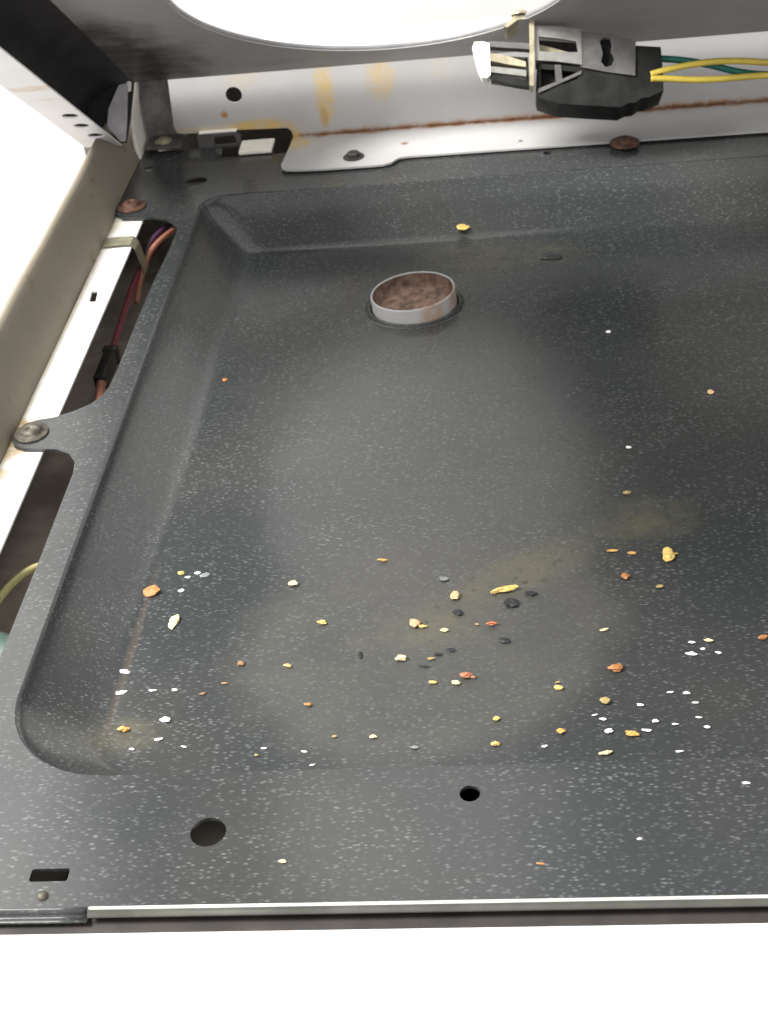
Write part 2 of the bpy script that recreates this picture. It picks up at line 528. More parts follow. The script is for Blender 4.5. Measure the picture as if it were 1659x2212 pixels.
burner_box = thing('burner_box', 'dark grey speckled enamel burner box with recessed pan, wide flange and screwed side tabs', 'burner box', (0.37, 0.25, -0.022))
burner_box_inv = Matrix.Translation((-0.37, -0.25, 0.022))
def under(o, parent):
    """keep world placement when parenting to a moved empty"""
    o.parent = parent
    o.matrix_parent_inverse = Matrix.Translation(-Vector(parent.location))
    return o

left_edge = [(29.2, 457.5), (31.5, 448), (36.2, 442.3), (45, 440.8), (54.1, 440.2), (61, 437), (65.7, 431.7), (69, 426), (69.6, 419),
             (69.2, 397.8), (67.7, 368.9), (66.9, 334.8), (66.8, 309.6), (66.6, 287.1), (65.9, 273.5), (64.2, 266.5), (61.0, 261.0),
             (54.7, 255.8), (47.2, 252.0), (40.5, 250.5), (35.5, 248.0), (32.4, 242.8), (32.3, 237.2), (35.0, 232.0), (39.5, 229.6),
             (47.0, 228.6), (54.0, 227.6), (60.0, 224.0), (63.8, 218.0), (65.0, 210.2), (65.0, 189.5), (65.2, 158.2), (65.0, 136.4),
             (64.9, 108.9), (64.0, 82.0), (61.0, 74.0), (54, 69), (44, 67), (34, 66)]
left_edge = [(x * MM, y * MM) for x, y in left_edge]
right_edge = [(0.74, 0.066), (0.74, 0.20), (0.715, 0.23), (0.715, 0.26), (0.74, 0.30), (0.74, 0.515)]
rear_edge = [(0.120, 0.515), (0.1135, 0.513), (0.0795, 0.513), (0.0775, 0.5285), (0.036, 0.5285), (0.0315, 0.520), (0.030, 0.470)]
flange_outline = [(0.034, 0.0038), (0.74, 0.0038)] + right_edge + rear_edge + left_edge
pan_holes = [circle(0.148, 0.029, 0.0052), circle(0.2226, 0.0408, 0.0030, 20), rrect(0.0992, 0.1103, 0.0128, 0.0172, (0.0008,) * 4, 4),
             circle(0.0698, 0.4830, 0.0060, 24, 0.0054), rrect(0.0362, 0.0412, 0.5015, 0.5075, (0.001,) * 4, 4),
             circle(0.2619, 0.4864, 0.0022, 16)]
VENT = (0.1923, 0.3720)
bm = bmesh.new()
lip = pan_ring(0.0)
vl, flat = fill_loops(bm, [flange_outline, lip] + pan_holes, lambda x, y: (x, y, 0.0))
for f in flat: f.smooth = False
prev = vl[1]
for t, z in PROF[1:]:
    ring = [bm.verts.new((x, y, z * depth(y) / 0.022)) for x, y in pan_ring(t)]
    for i in range(len(ring)):
        j = (i + 1) % len(ring)
        f = bm.faces.new((prev[i], prev[j], ring[j], ring[i])); f.smooth = True
    prev = ring
vent_ring = [bm.verts.new((x, y, -depth(y))) for x, y in circle(VENT[0], VENT[1], 0.0245, 40)]
edges = [bm.edges.get((prev[i], prev[(i + 1) % len(prev)])) for i in range(len(prev))]
edges += [bm.edges.new((vent_ring[i], vent_ring[(i + 1) % 40])) for i in range(40)]
r = bmesh.ops.triangle_fill(bm, use_beauty=True, use_dissolve=False, edges=edges)
for g in r['geom']:
    if isinstance(g, bmesh.types.BMFace): g.smooth = False
prev = vent_ring                                   # raised bead round the vent opening
for rad, z in ((0.0238, 0.0003), (0.0231, 0.0010), (0.0225, 0.0014), (0.0219, 0.0012), (0.0215, 0.0004), (0.0214, -0.0015)):
    ring = [bm.verts.new((x, y, z - depth(y))) for x, y in circle(VENT[0], VENT[1], rad, 40)]
    for i in range(40):
        f = bm.faces.new((prev[i], prev[(i + 1) % 40], ring[(i + 1) % 40], ring[i])); f.smooth = True
    prev = ring
# turned-down rims: outer edge and holes get real sheet thickness
def skirt(loop, dz):
    low = [bm.verts.new(v.co + Vector((0, 0, dz))) for v in loop]
    for i in range(len(loop)):
        j = (i + 1) % len(loop)
        f = bm.faces.new((loop[i], loop[j], low[j], low[i])); f.smooth = False
skirt(vl[0], -0.0012)
for h in vl[2:]: skirt(h, -0.0012)
bmesh.ops.recalc_face_normals(bm, faces=bm.faces)
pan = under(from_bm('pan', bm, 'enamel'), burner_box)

# front lip: rolled bright trim, plain enamel ledge at the left end
bm = bmesh.new()
prof = [(0.0040, 0.0002), (0.0037, 0.0006), (0.0033, 0.0007), (0.0029, 0.0005), (0.0026, 0.0000), (0.0021, -0.0004), (0.0015, -0.0008), (0.0012, -0.0012), (0.0018, -0.0016), (0.0040, -0.0017)]
def roll(x0, x1, prof, name, mat):
    bm = bmesh.new(); rows = []
    for k in range(12):
        x = x0 + (x1 - x0) * k / 11
        rows.append([bm.verts.new((x, y + 0.00012 * noise.noise((x * 25, y, z)), z + 0.0001 * noise.noise((x * 25, y + 3, z)))) for y, z in prof])
    for a, b in zip(rows, rows[1:]):
        for i in range(len(prof) - 1): bm.faces.new((a[i], a[i + 1], b[i + 1], b[i]))
    bm.faces.new(rows[0]); bm.faces.new(rows[-1])
    return under(from_bm(name, bm, mat, None, True), burner_box)
roll(0.1185, 0.74, prof, 'front_trim', 'trim_metal')
roll(0.1190, 0.74, [(0.0036, 0.0006), (0.0035, 0.00085), (0.0032, 0.00095), (0.0029, 0.0008), (0.0028, 0.0003)], 'bright_edge', 'edge_metal')
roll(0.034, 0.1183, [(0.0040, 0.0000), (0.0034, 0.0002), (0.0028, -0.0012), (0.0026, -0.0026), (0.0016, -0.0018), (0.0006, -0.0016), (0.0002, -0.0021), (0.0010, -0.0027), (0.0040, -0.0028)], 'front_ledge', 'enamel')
under(screw(None, 0.0391, 0.4553, 0.0002, 0.0078, 'rusty_steel'), burner_box)
under(screw(None, 0.0402, 0.2402, 0.0002, 0.0072, 'old_zinc'), burner_box)
under(lathe('rivet', [(0.0016, 0.0), (0.0015, 0.0006), (0.0009, 0.0012), (0.0, 0.0013)], 'old_zinc', None, 16, (0.1046, 0.0078, 0.0)), burner_box)

# ------------------------------------------------------------------ vent tube poking up through the pan
vent = thing('vent_tube', 'short white vent tube with rusty brown inside, rising from the pan floor', 'vent tube', (VENT[0], VENT[1], -0.0240))
tl = Matrix.Rotation(math.radians(-2.5), 4, 'Y') @ Matrix.Rotation(math.radians(-1.5), 4, 'X')
lathe('collar', [(0.0207, -0.012), (0.0207, 0.0072), (0.0205, 0.0078), (0.0200, 0.0079), (0.0197, 0.0074)], 'vent_white' if 'vent_white' in MATS else 'ceramic', vent, 56, (0, 0, 0), tl, 0.00006)
lathe('liner', [(0.0196, 0.0072), (0.0192, 0.004), (0.0191, 0.0030), (0.0186, 0.0018), (0.012, 0.0012), (0.005, 0.0016), (0.0, 0.0014)], 'tube_rust', vent, 48, (0, 0, 0), tl, 0.0002)

# ------------------------------------------------------------------ range body: front panel, gasket, dark inside
body = thing('range_body', 'white enamel front of the range below a black gasket, in front of the pan', 'range', (0.37, 0.0, -0.1))
bm = bmesh.new()
prof = [(-0.0032, -0.0040), (-0.0035, -0.0016), (-0.0041, -0.0011), (-0.0050, -0.0016), (-0.0056, -0.0030), (-0.0058, -0.006), (-0.0062, -0.03), (-0.0068, -0.10)]
rows = []
for x in (-0.02, 0.2, 0.5, 0.76):
    rows.append([bm.verts.new((x, y, z)) for y, z in prof])
for a, b in zip(rows, rows[1:]):
    for i in range(len(prof) - 1): bm.faces.new((a[i], a[i + 1], b[i + 1], b[i]))
under(from_bm('front_panel', bm, 'white_front', None, True), body)
under(box('gasket', -0.02, 0.76, -0.0031, 0.0060, -0.0068, -0.0038, 'gasket'), body)
under(box('bottom_plate', -0.02, 0.76, -0.004, 0.60, -0.064, -0.060, 'cavity'), body)
under(box('inner_wall', 0.024, 0.0275, 0.0, 0.575, -0.099, -0.0035, 'cavity'), body)
under(box('insulation', 0.0280, 0.0950, 0.0, 0.560, -0.0420, -0.0340, 'insulation'), body)
under(box('hole_backing', 0.122, 0.200, 0.008, 0.048, -0.0175, -0.0145, 'insulation'), body)  # added brown plate, lightens what shows through the round flange hole
under(box('side_wall', 0.752, 0.758, 0.0, 0.575, -0.099, 0.02, 'cavity'), body)
under(box('rear_plate', -0.02, 0.76, 0.580, 0.584, -0.099, 0.030, 'cavity'), body)

under(box('rear_light_stop', 0.0, 0.76, 0.5335, 0.5795, 0.0420, 0.0435, 'white_front'), body)  # unseen cover added to keep light from above out of the cavity

# ------------------------------------------------------------------ left side panel of the range
side = thing('side_panel', 'beige painted side panel with white inner ledge along the left of the pan', 'side panel', (0.02, 0.25, 0.0))
prof = [(0.0312, -0.0022), (0.0304, 0.002), (0.0280, 0.0085), (0.0255, 0.0150), (0.0230, 0.0212), (0.0214, 0.0246), (0.0200, 0.0262), (0.0186, 0.0264), (0.0174, 0.0254), (0.0168, 0.0235), (0.0164, 0.020), (0.0160, -0.10)]
under(strip('rolled_wall', prof, -0.006, 0.565, 'side', None, 40, True, 0.0006), side)
rail_loops = [[(0.0314, 0.0), (0.0472, 0.0), (0.0472, 0.522), (0.0314, 0.522)],
              [(0.0378, 0.3553), (0.0412, 0.3548), (0.0400, 0.3662), (0.0366, 0.3664)]]
under(sheet('ledge', rail_loops, lambda x, y: (x, y, -0.0020), (0, 0, -1), 0.0012, 'white_rail'), side)
bm = bmesh.new()                                   # small spring clip over the ledge edge
rows = []
for y in (0.4108, 0.4168, 0.4212):
    rows.append([bm.verts.new(c) for c in ((0.0318, y, -0.0010), (0.040, y, -0.0004), (0.0470, y, -0.0006), (0.0492, y - 0.001, -0.0032), (0.0508, y - 0.003, -0.009), (0.0530, y - 0.005, -0.0150))])
for a, b in zip(rows, rows[1:]):
    for i in range(5): bm.faces.new((a[i], a[i + 1], b[i + 1], b[i]))
under(from_bm('clip', bm, 'clip_metal', None, False), side)

# wires in the dark gap
tag(tube('wire_harness_red', [(0.052, 0.455, -0.020), (0.0500, 0.425, -0.016), (0.0490, 0.395, -0.015), (0.0500, 0.36, -0.016), (0.0500, 0.335, -0.018)], 0.0016, 'wire_red'),
    'dark red wire hugging the white ledge inside the side gap', 'wire').name = 'red_wire'
tag(tube('orange_wire', [(0.0740, 0.462, -0.012), (0.0620, 0.440, -0.0085), (0.0535, 0.424, -0.011), (0.0510, 0.405, -0.016), (0.0515, 0.385, -0.02)], 0.0015, 'wire_orange'),
    'orange wire bending round under the rear tab of the pan', 'wire')
tag(tube('purple_wire', [(0.0660, 0.462, -0.010), (0.0570, 0.444, -0.0085), (0.0510, 0.430, -0.011), (0.0495, 0.410, -0.018)], 0.0013, 'wire_purple'),
    'purple wire beside the orange one under the rear tab', 'wire')
conn = thing('wire_connector', 'small black plastic wire connector deep in the side gap', 'connector', (0.0505, 0.320, -0.018))
box('shell', -0.0028, 0.0030, -0.014, 0.013, -0.0035, 0.0035, 'black_plastic', conn, 0.0008)
box('rim', -0.0034, 0.0036, 0.009, 0.0135, -0.0042, 0.0042, 'black_plastic', conn, 0.0006)
tag(tube('pink_wire', [(0.0508, 0.309, -0.018), (0.0530, 0.295, -0.018), (0.0560, 0.278, -0.018), (0.0585, 0.262, -0.020), (0.060, 0.235, -0.03)], 0.0022, 'wire_orange'),
    'thick salmon wire leaving the black connector towards the front', 'wire')
tag(tube('thin_wire', [(0.0560, 0.300, -0.021), (0.0590, 0.280, -0.021), (0.0615, 0.262, -0.022), (0.063, 0.235, -0.03)], 0.0013, 'wire_cream'),
    'thin tan wire beside the thick salmon wire', 'wire')
tag(tube('cream_wire', [(0.0720, 0.170, -0.030), (0.0620, 0.176, -0.0200), (0.0530, 0.170, -0.0160), (0.0450, 0.152, -0.0170), (0.042, 0.125, -0.023), (0.05, 0.10, -0.03)], 0.0015, 'wire_cream'),
    'cream yellow wire looping out of the front side gap', 'wire')
tag(tube('sleeve_piece', [(0.040, 0.125, -0.012), (0.054, 0.120, -0.012), (0.068, 0.116, -0.014)], 0.0085, 'green_sleeve'),
    'dark green sleeve in the front side gap at the picture edge', 'sleeve').name = 'cable_sleeve'

# ------------------------------------------------------------------ back panel
back = thing('back_panel', 'white painted rear panel with rust along its bend and a round hole', 'back panel', (0.37, 0.531, 0.0))
plate = [(0.0525, 0.0092), (0.0560, 0.0084), (0.0850, 0.0084), (0.1165, 0.0072), (0.1185, 0.0050), (0.1190, 0.0), (0.74, 0.0), (0.74, 0.047), (0.0535, 0.047), (0.0512, 0.0130)]
holes = [circle(0.0888, 0.0288, 0.0046)]
sheetp = under(sheet('upright_sheet', [plate] + holes, lambda x, z: (x, 0.531, z), (0, 1, 0), 0.001, 'white_back'), back)
fl = [(119.2, 530.6), (118.3, 514.1), (117.0, 497.8), (116.4, 491.5), (117.2, 487.0), (119.5, 484.6), (125.6, 483.2), (141.0, 482.0), (168.0, 481.6), (174.0, 482.0), (178.0, 484.0), (180.2, 487.6), (182.6, 489.8), (187.0, 490.6), (378.0, 489.2), (740, 489.0), (740, 530.6)]
under(sheet('lower_flange', [[(x * MM, y * MM) for x, y in fl]], lambda x, y: (x, y, 0.0022), (0, 0, -1), 0.0011, 'white_back'), back)
under(box('white_tab', 0.0895, 0.1085, 0.5125, 0.5290, 0.0006, 0.0028, 'ceramic', None, 0.0006), back)
under(screw(None, 0.1565, 0.4945, 0.0023, 0.0058, 'dark_steel', 'hex'), back)
under(screw(None, 0.3028, 0.4865, 0.0023, 0.0080, 'rusty_steel'), back)
# lug with a slot behind the pan corner
lug = thing('corner_lug', 'grey slotted lug with pale edge beside the black notch of the rear panel', 'lug', (0.078, 0.528, 0.0))
lug_o = [(0.0640, -0.0005), (0.0890, -0.0005), (0.0890, 0.0060), (0.0870, 0.0078), (0.0840, 0.0084), (0.0640, 0.0084)]
under(sheet('lug_plate', [lug_o, rrect(0.0735, 0.0860, 0.0012, 0.0062, (0.0006,) * 4, 4)], lambda x, z: (x, 0.5285, z), (0, 1, 0), 0.0012, 'grey_plate'), lug)
under(box('lug_edge', 0.0655, 0.0875, 0.5275, 0.5310, 0.0086, 0.0094, 'ceramic', None, 0.0003), lug)

# ------------------------------------------------------------------ corner bracket at the rear left
brk = thing('corner_bracket', 'brownish grey hinge bracket with bright curved edge at the rear left corner', 'bracket', (0.04, 0.535, 0.0))
bm = bmesh.new(); rows = []
for (x, z) in ((0.0302, 0.0), (0.0297, 0.0097), (0.0301, 0.0206), (0.0319, 0.0313), (0.0334, 0.0418), (0.0340, 0.0470)):
    rows.append([bm.verts.new((x + dx, 0.519 + dy, z)) for dx, dy in ((-0.0012, 0.002), (-0.0011, 0.0004), (0.0, 0.0), (0.0011, 0.0004), (0.0012, 0.002), (0.0005, 0.045))])
for a, b in zip(rows, rows[1:]):
    for i in range(5): bm.faces.new((a[i], a[i + 1], b[i + 1], b[i]))
under(from_bm('curved_edge', bm, 'ceramic', None, True), brk)
bm = bmesh.new(); rows = []
for (x, y) in ((0.0325, 0.540), (0.036, 0.5445), (0.042, 0.546), (0.048, 0.5455), (0.0530, 0.5430), (0.056, 0.538)):
    rows.append([bm.verts.new((x, y, z)) for z in (0.003, 0.012, 0.03, 0.055)])
for a, b in zip(rows, rows[1:]):
    for i in range(3): bm.faces.new((a[i], a[i + 1], b[i + 1], b[i]))
under(from_bm('back_plate', bm, 'bracket_brown', None, True), brk)
under(box('foot', 0.0325, 0.0540, 0.5255, 0.5450, 0.0020, 0.0034, 'grey_plate', None, 0.0004), brk)
under(screw(None, 0.0425, 0.5350, 0.0035, 0.0052, 'brass_steel'), brk)

# ------------------------------------------------------------------ raised cooktop lid
TH = math.radians(36.0)
LO = Vector((0.0, 0.505, 0.015))
LV = Vector((0, -math.cos(TH), math.sin(TH)))
LN = Vector((0, math.sin(TH), math.cos(TH)))
lid = thing('cooktop_lid', 'raised grey cooktop lid with a large round burner opening, sooty at the left', 'cooktop lid', LO)
# empty carries the lid's tilt: local x = width, local y = towards the lid's front, local z = up through the sheet
lid.matrix_world = Matrix(((1, 0, 0, LO.x), (0, LV.y, LN.y, LO.y), (0, LV.z, LN.z, LO.z), (0, 0, 0, 1)))
S = 0.033
LB, LW = 0.535, 0.745
HC = [(0.183, 0.1215, 0.0960), (0.183, 0.352, 0.0765), (0.560, 0.1215, 0.0765), (0.560, 0.352, 0.0960)]
rearline = [(0.036, 0.0035), (0.12, 0.003), (0.34, 0.003), (0.712, 0.003)]
out = rearline + [(0.712, LB - 0.03), (0.036, LB - 0.03)]
sheet('top_sheet', [out] + [circle(x, y, r, 96) for x, y, r in HC], lambda a, b: (a, b, S), (0, 0, 1), 0.0012, 'lid_under', lid)
top_sheet = lid.children[0]
for x, y, r in HC:
    lathe('burner_rim', [(r + 0.0004, 0.0003), (r - 0.0002, 0.0005), (r - 0.0006, 0.0014), (r - 0.0007, 0.0020), (r - 0.0006, 0.0026), (r + 0.0004, 0.0030), (r + 0.008, 0.0032)], 'hole_rim', top_sheet, 96, (x, y, S))
sk = [(0.0265, 0.0), (0.0262, -0.0004), (0.0080, -0.0004)]
in_prof = [(0.0080, 0.0006), (0.0066, 0.003), (0.0064, 0.010), (0.0075, 0.016), (0.0110, 0.0225), (0.0165, 0.0278), (0.0240, 0.0313), (0.0300, 0.0326), (0.0362, S + 0.0002)]
strip('left_skirt', in_prof, 0.002, LB, 'soot', lid, 24, True, 0.0004)
strip('right_skirt', [(LW + 0.003 - x, z) for x, z in in_prof], 0.002, LB, 'soot', lid, 4, True)
fo = [(0.0066, 0.004), (0.0268, 0.002), (0.0265, LB), (0.0066, LB)]
slots = [circle(0.0222, 0.0685, 0.0043, 20, 0.0046), circle(0.0216, 0.0484, 0.0040, 20, 0.0046), circle(0.0224, 0.0272, 0.0044, 20, 0.0046)]
slots = [[(0.0012 + x - 0.0036, y) for x, y in s] for s in slots]
sheet('side_flange', [fo] + slots, lambda a, b: (a, b, 0.0), (0, 0, -1), 0.0009, 'white_lid', lid)
# outer white face of the skirt
strip('skirt_face', [(x - 0.0009, z) for x, z in in_prof[1:-1]], 0.002, LB, 'white_front', lid, 6, True)
bm = bmesh.new()
fp = [(y, z) for y, z in ((LB - 0.0005, -0.0), (LB + 0.001, 0.01), (LB - 0.004, 0.022), (LB - 0.014, 0.030), (LB - 0.031, S + 0.0002))]
rows = [[bm.verts.new((x, y, z)) for y, z in fp] for x in (0.007, LW - 0.005)]
for i in range(len(fp) - 1): bm.faces.new((rows[0][i], rows[0][i + 1], rows[1][i + 1], rows[1][i]))
from_bm('front_skirt', bm, 'lid_under', lid, True)
# rear corner gusset, pale, closes the left rear corner
sheet('skirt_end', [[(0.0058, 0.0006), (0.0300, 0.0006), (0.0330, 0.014), (0.0362, S + 0.001), (0.0240, 0.0330), (0.0100, 0.0245), (0.0050, 0.012)]], lambda a, c: (a, 0.0030, c), (0, -1, 0), 0.0012, 'soot', lid)
sheet('corner_gusset', [[(0.0270, 0.0008), (0.0200, 0.0095), (0.0214, 0.0192), (0.0280, 0.0318), (0.0330, 0.0325), (0.0315, 0.012), (0.0300, 0.0008)]], lambda a, c: (a, 0.0050, c), (0, -1, 0), 0.0009, 'lilac_paint', lid)

# ------------------------------------------------------------------ terminal block hanging from the burner opening
def lidpt(a, b, c):
    return LO + Vector((1, 0, 0)) * a + LV * b + LN * c
tb = thing('terminal_block', 'black burner receptacle in a pale metal clip hanging at the opening edge', 'receptacle', LO)
tb.matrix_world = lid.matrix_world.copy()
def poly(name, loops, b0, b1, mat, bev=0.0):
    """outline in lid (width, height) millimetres, extruded in lid depth"""
    lp = [[(a * MM, c * MM) for a, c in l] for l in loops]
    return sheet(name, lp, lambda a, c: (a, b1 * MM, c), (0, -1, 0), (b1 - b0) * MM, mat, tb)
poly('housing', [[(257.6, 12.5), (281, 9.0), (306, 3.0), (307.2, 17.5), (319.6, 15.8), (320.2, 0.0), (320.0, -6.0), (317.0, -7.0), (313.0, -8.6), (309.0, -8.8), (306.0, -10.8), (302, -11.0), (298.2, -12.6), (283, -10.6), (267.4, -8.4), (262, -6.4), (257.0, -4.2), (256.4, -1.0)],
                 [(259.4, 9.6), (266.5, 8.6), (266.0, -0.5), (259.0, -3.0)], [(270.0, 8.0), (278.0, 6.6), (277.6, 3.2), (270.2, 1.0)]], 22, 49.0, 'black_plastic')
poly('housing_core', [[(258.5, 10), (300, 6), (300, -8), (258.5, -3)]], 24, 42.0, 'black_plastic')
poly('rib', [[(257.4, -2.6), (259.2, -2.0), (279.6, 5.4), (279.8, 7.0), (268.5, 3.0), (257.6, -0.4)]], 47, 49.8, 'grey_plate')
poly('rib', [[(266.4, 11.0), (269.6, 10.6), (269.9, 1.8), (266.6, 0.6)]], 47, 49.7, 'grey_plate')
poly('face_plate', [[(280.3, 26.2), (294, 24.0), (307.2, 19.4), (306.2, 2.2), (292, 5.2), (280.2, 8.4)],
                    [(289.4, 20.6), (291.2, 22.4), (294.4, 21.6), (295.2, 18.5), (294.6, 15.0), (296.2, 11.2), (294.6, 8.0), (291.6, 7.6), (289.6, 10.4), (290.6, 14.6)]], 49.2, 50.4, 'grey_plate')
poly('plate_back', [[(281, 24.5), (294, 22.6), (306, 18.2), (306, 4), (281, 9.0)]], 40, 46, 'black_plastic')
poly('cage', [[(257.3, 31.0), (268, 30.0), (280.4, 27.4), (280.2, 9.6), (268, 12.2), (256.8, 13.8)],
              [(259.0, 25.4), (268, 23.8), (277.6, 21.4), (278.4, 16.0), (268, 16.8), (259.2, 18.0)]], 48.6, 50.8, 'bright_steel')
poly('contact', [[(259.2, 23.5), (268, 20.5), (277.0, 17.2), (277.0, 15.6), (268, 17.4), (259.2, 19.4)]], 38, 44, 'brass_steel')
poly('cage_back', [[(257.3, 29.0), (280.3, 25.4), (280.0, 11.0), (257.0, 14.4)]], 32, 34, 'dark_steel')
poly('clip_strap', [[(254.6, 34.5), (257.2, 34.2), (256.6, 18.0), (255.4, 0.4), (253.2, 0.8), (254.2, 18.0)]], 40, 53.0, 'brass_steel')
poly('strap_foot', [[(247.8, 36.0), (255.8, 34.6), (257.0, 33.2), (249.0, 33.0), (243.5, 29.6), (241.8, 30.2)]], 36, 56.0, 'brass_steel')
poly('guide_bar', [[(234, 25.4), (254.8, 22.6), (254.8, 19.6), (234, 22.6)]], 44, 50, 'grey_plate')
poly('guide_bar', [[(234, 19.4), (242, 17.6), (252.0, 13.6), (252.0, 11.0), (242, 13.2), (234, 15.6)]], 44, 50, 'brass_steel')
poly('guide_bar', [[(234, 12.8), (252.0, 9.4), (252.0, 6.2), (234, 9.8)]], 44, 50, 'bright_steel')
poly('guide_bar', [[(234, 9.0), (252.6, 4.6), (254.0, 0.8), (246, 2.6), (234, 6.8)]], 43, 49, 'black_plastic')
poly('guide_back', [[(234, 22.0), (253.5, 19.5), (253.5, 3.4), (234, 8.0)]], 34, 37, 'dark_steel')
poly('paddle', [[(226.6, 25.6), (231, 25.4), (234.2, 24.4), (234.0, 8.4), (232.0, 7.0), (229.6, 7.6), (227.6, 11.8), (225.4, 22.8)]], 40, 50, 'ceramic')
o = lathe('mounting_screw', [(0.0042, 0.0), (0.0042, 0.0010), (0.0036, 0.0018), (0.0018, 0.0022), (0.0, 0.0022)], 'brass_steel', tb, 20, (0.2500, 0.054, 0.0355))

def lidwire(name, pts, r, mat, label):
    o = tube(name, [lidpt(a * MM, b * MM, c * MM) for a, b, c in pts], r, mat)
    return tag(o, label, 'wire', 'wires of the burner receptacle')
lidwire('green_wire', [(314, 40, 12.6), (322, 41, 12.0), (334, 42, 9.6), (345, 42, 6.6), (358, 42, 2.4), (372, 42, -0.2), (392, 42, -1.0), (430, 40, 2)], 0.0017, 'wire_green', 'green wire leaving the top of the black receptacle')
lidwire('yellow_wire', [(314, 48, 3.0), (322, 48.4, 4.4), (334, 49, 5.8), (346, 49, 6.4), (359, 49, 5.6), (373, 48, 4.0), (395, 47, 2), (430, 45, 4)], 0.0016, 'wire_yellow', 'upper yellow wire crossing over the green one')
lidwire('yellow_wire', [(314, 49, 0.4), (322, 49, -0.2), (334, 49.5, -1.8), (346, 50, -2.6), (359, 50, -2.6), (373, 50, -2.8), (395, 50, -5), (430, 48, -4)], 0.0016, 'wire_yellow', 'lower yellow wire running below the other two wires')

